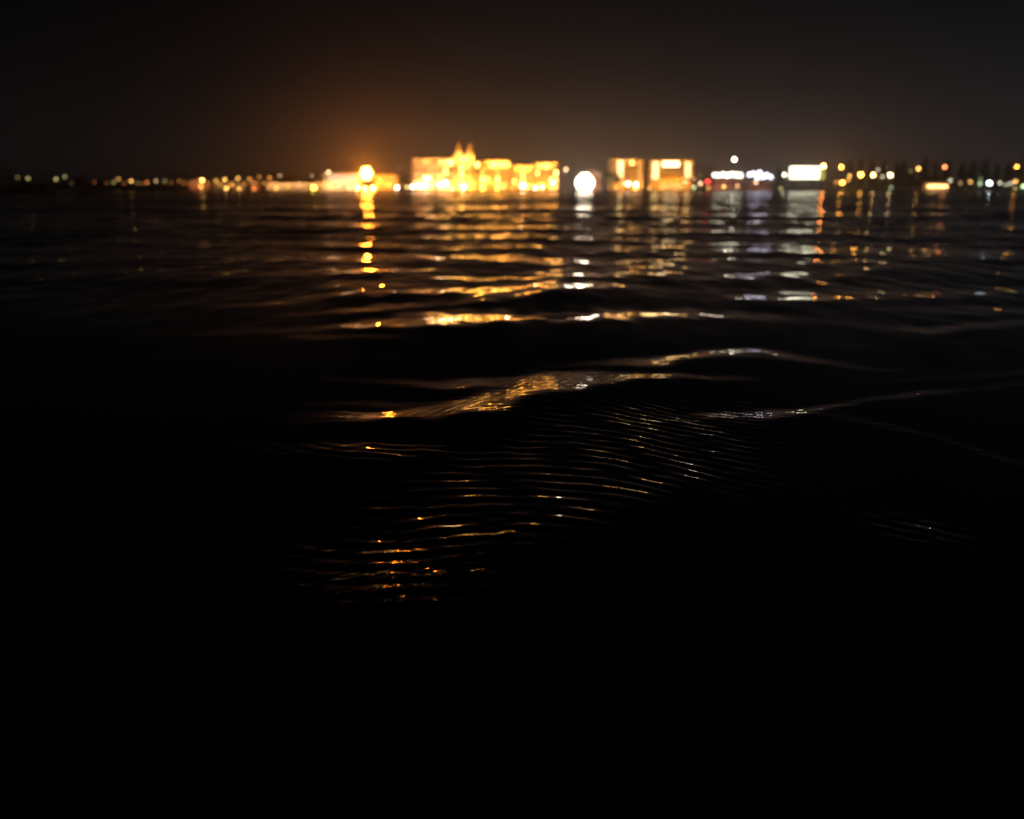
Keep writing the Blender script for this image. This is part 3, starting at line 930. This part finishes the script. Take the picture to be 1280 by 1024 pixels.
LAMPS = [
    # u, v, colour, radiance, radius px, distance, label
    (22, 222, OLI, .7, 1.3, 410, "faintest lamp, first from the left edge above the dark spit"),
    (35, 223, OLI, 2.0, 1.4, 412, "dim olive-green lamp second from the left edge"),
    (70, 224, OLI, 2.6, 1.4, 412, "dim yellow lamp, lower of the touching pair left of the tall shrub"),
    (81, 221, (.8, .75, .35), 1.3, 1.3, 414, "faint olive lamp, upper of the pair left of the tall shrub"),
    (142, 228, OLI, 1.3, 1.3, 405, "dim olive lamp touching the lower left of a brighter yellow one"),
    (148, 224, YEL, 2.6, 1.3, 405, "yellow lamp just above and right of a dim olive one on the left shore"),
    (164, 226.5, YEL, 6, 1.4, 402, "clear round amber lamp, brightest of the far-left shore"),
    (172, 229, OLI, .7, 1.2, 402, "very faint lamp at the right foot of the bright far-left amber lamp"),
    (184, 228, ORA, 2.4, 1.4, 402, "dull orange lamp between the bright far-left amber lamp and two grey ones"),
    (195, 226.5, (1, .6, .3), 2.2, 1.3, 402, "dim brownish lamp right of the dull orange one on the left shore"),
    (206, 226.5, OLI, 1.1, 1.3, 402, "faint olive lamp right of the brownish one on the left shore"),
    (224, 226.5, AMB, 1.0, 1.4, 402, "faint brown lamp just left of the small red-brown house"),
    (90, 229, OLI, .5, 1.1, 405, "barely visible lamp just under the tallest shrub of the left spit"),
    (118, 228, ORA, .7, 1.1, 405, "barely visible orange lamp between the two tallest left shrubs"),
    (133, 229, ORA, .8, 1.1, 405, "very faint orange lamp left of the touching olive and yellow lamps"),
    (155, 229, ORA, 1.0, 1.1, 404, "very faint orange lamp left of the clear round far-left amber lamp"),
    (178, 229.5, ORA, .9, 1.1, 404, "very faint orange lamp left of the dull orange one"),
    (214, 228.5, ORA, .9, 1.1, 404, "very faint orange lamp left of the faint brown one near the spit's tip"),
    (230, 229, ORA, 1.4, 1.2, 404, "faint orange lamp touching the red-brown house's left side"),
    (276, 231, AMB, 2.2, 1.2, 396, "small amber lamp under the gap beside the red-brown house"),
    (305, 230, AMB, 2.6, 1.2, 395, "small amber lamp at the tan house's right wall"),
    (330, 229, AMB, 3, 1.2, 394, "small amber lamp right of the narrow brown house"),
    (340, 229, AMB, 3, 1.2, 393, "small amber lamp on the left end wall of the long tan building"),
    (360, 232.5, AMB, 4, 1.2, 392, "small amber lamp at the middle of the long tan building"),
    (402, 231, AMB, 5, 1.3, 392, "small amber lamp between the saturated yellow lamp and the white building"),
    (424, 232, PINK, 5, 1.3, 392, "pale lamp at the middle of the long white building's lower wall"),
    (436, 235, PINK, 5, 1.3, 391, "pale low lamp at the right part of the long white building"),
    (475, 226, AMB, 6, 1.4, 392, "amber lamp on the low amber building beside the orange flood mast"),
    (252.5, 225.5, YEL, 22, 1.5, 394, "bright yellow lamp at the upper corner of the red-brown house"),
    (251, 233.5, AMB, 12, 1.3, 393, "amber lamp directly under the bright yellow one by the red-brown house"),
    (270, 226, YEL, 3.2, 1.4, 396, "dull lamp right of the red-brown house"),
    (272, 229, AMB, 2, 1.2, 397, "weak amber lamp below the dull one right of the red-brown house"),
    (281, 224.5, YEL, 8, 1.4, 396, "amber ring-like lamp above the tan house's left half"),
    (283, 235.5, YEL, 14, 1.3, 393, "bright low amber lamp at the water below the ring-like one"),
    (290, 231, AMB, 5, 1.3, 395, "soft amber lamp between the low bright lamp and the upper right ring"),
    (297.5, 223, YEL, 6, 1.4, 396, "upper right amber lamp of the tan house cluster"),
    (299, 236, YEL, 8, 1.3, 393, "low yellowish lamp at the water under the tan house's right end"),
    (312, 224, AMB, 4, 1.3, 395, "soft amber lamp at the left corner of the narrow brown house"),
    (317.5, 236.5, ORA, 6, 1.3, 393, "low orange lamp at the foot of the narrow brown house"),
    (324, 221.5, AMB, 2.4, 1.3, 398, "faint lamp above the right corner of the narrow brown house"),
    (337, 222.5, AMB, 3.4, 1.4, 398, "soft lamp above the left end of the long tan building"),
    (350, 219.5, PINK, 2.4, 1.3, 402, "pale ring-like lamp left of the dark rounded tree"),
    (345, 235, YEL, 8, 1.4, 392, "yellow lamp in front of the long tan building's left part"),
    (374, 231, PINK, 4, 1.5, 392, "pale lamp in front of the long tan building's right part"),
    (390, 219.5, PINK, 1.8, 1.2, 402, "pale ring-like lamp above the saturated yellow lamp"),
    (392, 234.5, (1, .70, .05), 26, 2.0, 392, "saturated yellow lamp low between the tan and the white building"),
    (410.5, 215.5, PINK, 10, 1.5, 392, "pale round lamp over the left corner of the long white building"),
    (414, 234, PINK, 5, 1.4, 392, "pale low lamp below the left corner of the long white building"),
    (447, 234.5, (1, .42, .07), 80, 1.8, 391, "glaring low amber lamp just left under the orange flood mast"),
    (466, 235.5, (1, .40, .05), 110, 2.1, 391, "glaring warm lamp just right under the orange flood mast"),
    (456, 237, (1, .38, .04), 110, 2.0, 390, "added low lamp at the quay straight under the orange flood mast, widening its reflection"),  # added lamp, broadens the orange mast's light column on the water
    (486, 231.5, AMB, 8, 1.5, 392, "amber lamp left of a brighter white one near the olive tree"),
    (496, 234.5, WHI, 24, 1.6, 392, "white lamp at the foot of the olive tree"),
    (499, 210, OLI, 1.0, 1.3, 410, "faint lamp floating just above the olive tree"),
    (509, 234, OLI, 7, 1.5, 391, "greenish yellow lamp at the left foot of the hotel's left wing"),
    (516, 233.5, WHI, 26, 1.8, 391, "white lamp below the left corner of the hotel's left wing"),
    (523, 232.5, WHI, 17, 2.0, 391, "glaring white lamp, second along the hotel's left front"),
    (530, 233, WHI, 17, 2.0, 391, "glaring white lamp, third along the hotel's left front"),
    (534, 223.5, WHI, 17, 1.8, 392, "white lamp raised against the lower wall of the hotel's left wing"),
    (550, 231.5, WHI, 17, 2.0, 391, "glaring white lamp left of the pair before the hotel tower"),
    (557, 228.5, WHI, 17, 1.9, 391, "highest glaring white lamp close left of the hotel tower's foot"),
    (564.5, 235.5, PINK, 12, 1.6, 391, "pinkish low lamp left under the hotel tower"),
    (579.5, 234, WHI, 26, 2.0, 391, "white lamp right in front of the hotel tower's foot"),
    (588, 226, PINK, 2.6, 1.4, 391, "faint ring-like lamp at the hotel tower's right foot"),
    (603.5, 236.5, (1, .72, .05), 13, 1.8, 391, "yellow low lamp under the left part of the eaves-lit hotel wing"),
    (621, 236, (1, .70, .08), 8, 1.8, 391, "yellow low lamp under the right part of the eaves-lit hotel wing"),
    (653.5, 232.5, WHI, 40, 2.2, 391, "glaring white lamp in front of the narrow yellow hotel block"),
    (669, 235, WHI, 14, 1.5, 391, "white low lamp between the narrow block and the rightmost hotel block"),
    (678, 234, PINK, 18, 1.6, 391, "pinkish low lamp in front of the rightmost hotel block"),
    (691, 228.5, WHI, 10, 1.6, 391, "warm white lamp against the right part of the rightmost hotel block"),
    (707.5, 212, PINK, 9, 1.6, 396, "pinkish lamp high beside the rightmost hotel block's right corner"),
    (770.5, 235, YEL, 4, 1.4, 391, "yellow low lamp at the foot of the dark bushy tree"),
    (781, 229.5, WHI, 5, 1.2, 391, "weak white lamp left of the bright pair by the stair-window block"),
    (785.5, 230, WHI, 24, 1.6, 391, "bright white lamp, left of the pair by the stair-window block"),
    (795, 230.5, WHI, 20, 1.6, 391, "bright white lamp, right of the pair by the stair-window block"),
    (790.5, 204, YEL, 14, 1.5, 396, "high lamp near the roofline of the stair-window block"),
    (812, 235, SOD, 5, 1.5, 391, "orange low lamp in the gap between the two flat-roofed blocks"),
    (857, 228, PINK, 5, 1.5, 391, "pale lamp before the right strip of the two-strip block"),
    (868, 223.5, PINK, 2.6, 1.2, 391, "weak pinkish lamp at the right corner of the two-strip block"),
    (875.5, 219, OLI, .8, 1.2, 394, "faint high lamp left of the red lamp by the red pavilion"),
    (867.5, 234.5, GRN, 4.5, 1.5, 391, "greenish low lamp right of the two-strip block"),
    (875.5, 229.5, PINK, 9, 1.5, 391, "pale pink lamp between the greenish lamp and the red one"),
    (884.5, 227, REDC, 9, 1.9, 391, "red lamp at the left end of the red pavilion"),
    (885.5, 235, YEL, 3.6, 1.4, 391, "yellow low lamp under the red lamp"),
    (905, 233.5, YEL, 9, 1.4, 390, "yellow low lamp in front of the red pavilion's middle"),
    (921.5, 232.5, PINK, 4.5, 1.4, 390, "pale pink low lamp in front of the red pavilion's right end"),
    (918, 199.5, (1, .96, .72), 24, 1.8, 394, "tall single white lamp standing high above the red pavilion"),
    (945, 228, PINK, 8, 1.5, 391, "warm lamp below the bluish globes of the kiosk"),
    (976, 236, OLI, 2, 1.6, 391, "dull yellow low lamp at the foot of the slim dark tree"),
    (980.5, 218.5, (1, 1, .75), 14, 1.5, 391, "greenish white lamp touching the billboard's left edge"),
    (1029.5, 208, (1, .24, .05), 130, 1.8, 391, "orange-red lamp high right of the billboard"),
    (1051.5, 209, (1, .36, .05), 40, 1.6, 391, "high amber lamp left of the tree row"),
    (1053, 228.5, (1, .42, .05), 40, 1.7, 391, "bright amber lamp low, straight below the high amber one"),
    (1045.5, 228, AMB, 4, 1.4, 392, "weak amber lamp left of the bright low amber one"),
    (1062, 220, YEL, 6, 1.5, 392, "ring-like amber lamp between the low bright lamp and the big orange one"),
    (1060, 225, AMB, 5, 1.4, 392, "amber lamp just under the ring-like one left of the trees"),
    (1076, 218.5, (1, .40, .05), 46, 2.0, 392, "big bright orange lamp before the left end of the tree row"),
    (1091.5, 219, (1, .55, .18), 34, 1.7, 392, "bright warm lamp right of the big orange one"),
    (1097.5, 212.5, WHI, 2.4, 1.3, 392, "pale ring-like lamp above the bright warm ones in the trees"),
    (1103, 221, WHI, 3, 1.3, 392, "weak pale lamp between two bright warm ones"),
    (1113, 219, (1, .70, .32), 26, 1.9, 392, "bright pale warm lamp at the right end of the lamp row in the trees"),
    (1114, 234.5, GRN, 2, 1.3, 390, "small greenish low lamp at the waterline under the pale warm one"),
    (1139, 214, OLI, .9, 1.2, 400, "very faint lamp left of the round yellow one in the trees"),
    (1148, 211, YEL, 12, 1.5, 398, "round yellow lamp alone among the dark conifers"),
    (1181, 209, (1, .24, .07), 14, 1.5, 398, "red-orange lamp high among the conifers above the pavilion"),
    (1188, 225.5, WHI, 4, 1.3, 390, "white ring-like lamp right above the glowing pavilion"),
    (1200.5, 229, PINK, 1.6, 1.4, 390, "faint greyish lamp right of the glowing pavilion"),
    (1213, 227.5, YEL, 5, 1.4, 390, "yellow ring-like lamp between the faint grey and the green one"),
    (1225, 230, GRN, 3.2, 1.5, 390, "green lamp just left of the cold white one"),
    (1226, 224, GRN, 1.2, 1.2, 393, "faint green lamp above the green one near the cold white lamp"),
    (1237, 229, COLD, 34, 1.7, 390, "cold bluish white lamp, brightest at the right of the photo"),
    (1250, 229, WHI, 4, 1.3, 390, "white ring-like lamp right of the cold white one"),
    (1258, 231, WHI, 2, 1.4, 390, "faint white lamp left in the far right cluster"),
    (1264, 229, WHI, 3, 1.4, 391, "white lamp in the middle of the far right cluster"),
    (1269.5, 227, YEL, 8, 1.4, 390, "yellowish lamp brightest in the far right cluster"),
    (1269, 236, OLI, 2.5, 1.3, 390, "low olive lamp under the far right cluster"),
    (1271, 208.5, (1, .36, .05), 20, 1.5, 396, "round orange lamp high at the right edge"),
    (1279, 233, GRN, 8, 1.5, 390, "greenish white lamp cut by the right edge"),
]
for L_ in LAMPS:
    street_lamp(*L_, group="lamps along the dark left shore" if L_[0] < 235 else "lamps around the small left houses" if L_[0] < 450 else
                "lamps in front of the hotel row" if L_[0] < 720 else "lamps around the flat-roofed blocks and the kiosk" if L_[0] < 985 else "lamps along the right shore")


def flood_mast(u, v, Y, rows, r, col, L, label, pitch_):
    c = at(u, v, Y)
    hh = c.z - GZ
    root = empty("floodlight_mast", (c.x, Y, GZ), label, "floodlight")
    po = MB()
    po.tube((0, .5, -.1), (0, .5, hh + 1.0), .2, .13, 10)
    po.build("mast", METAL, root)
    fr = MB()
    nrow = len(rows)
    for i, n in enumerate(rows):
        z = hh + (i - (nrow - 1) / 2) * pitch_
        wd = n * pitch_ / 2
        fr.box(-wd, wd, .1, .3, z - .06, z + .06)
    fr.build("lamp_frame", METAL, root)
    for i, n in enumerate(rows):
        z = hh + (i - (nrow - 1) / 2) * pitch_
        for k in range(n):
            x0 = (k - (n - 1) / 2) * pitch_
            hs = MB().tube((x0, .1, z), (x0, -.12, z), r * .5, r * 1.0, 14).build("lamp_housing", METAL, root)
            MB().ball((x0, -.15, z), r * .96, 14, 8).build("lamp_lens", glow(col, L), hs, smooth=True)
    return root


flood_mast(458, 217, 391, (2, 3, 2), .74, (1, .25, .020), 220, "orange flood mast glaring brightest on the whole shore", 1.5)
flood_mast(731, 226.5, 390, (5, 6, 6, 5, 3), .56, (1, .84, .62), 24, "big white floodlight bank between the hotel row and the dark bushy tree", 1.16)

# ------------------------------------------------------------------ night haze
hz = MB().box(-1600, 1600, -400, 2350, -1.8, 24.0).build("haze", None)
hz.data.materials.clear()
m, t, out = nt_new("night_haze")
pvn = t.nodes.new("ShaderNodeVolumePrincipled")
pvn.inputs["Color"].default_value = (.85, .85, .85, 1)
pvn.inputs["Density"].default_value = 0.0008
pvn.inputs["Anisotropy"].default_value = 0.89
t.links.new(pvn.outputs[0], out.inputs["Volume"])
hz.data.materials.append(m)
hz["kind"] = "stuff"

# ------------------------------------------------------------------ render
SC.render.engine = "CYCLES"
SC.view_settings.view_transform = "Standard"
SC.view_settings.look = "None"
SC.view_settings.exposure = 0
SC.view_settings.gamma = 1
cy = SC.cycles
cy.use_adaptive_sampling = False
cy.use_denoising = True
cy.sample_clamp_indirect = 0
cy.sample_clamp_direct = 0
cy.light_sampling_threshold = 0
cy.max_bounces = 6
cy.diffuse_bounces = 1
cy.glossy_bounces = 4
cy.volume_bounces = 0
cy.caustics_reflective = False
cy.caustics_refractive = False
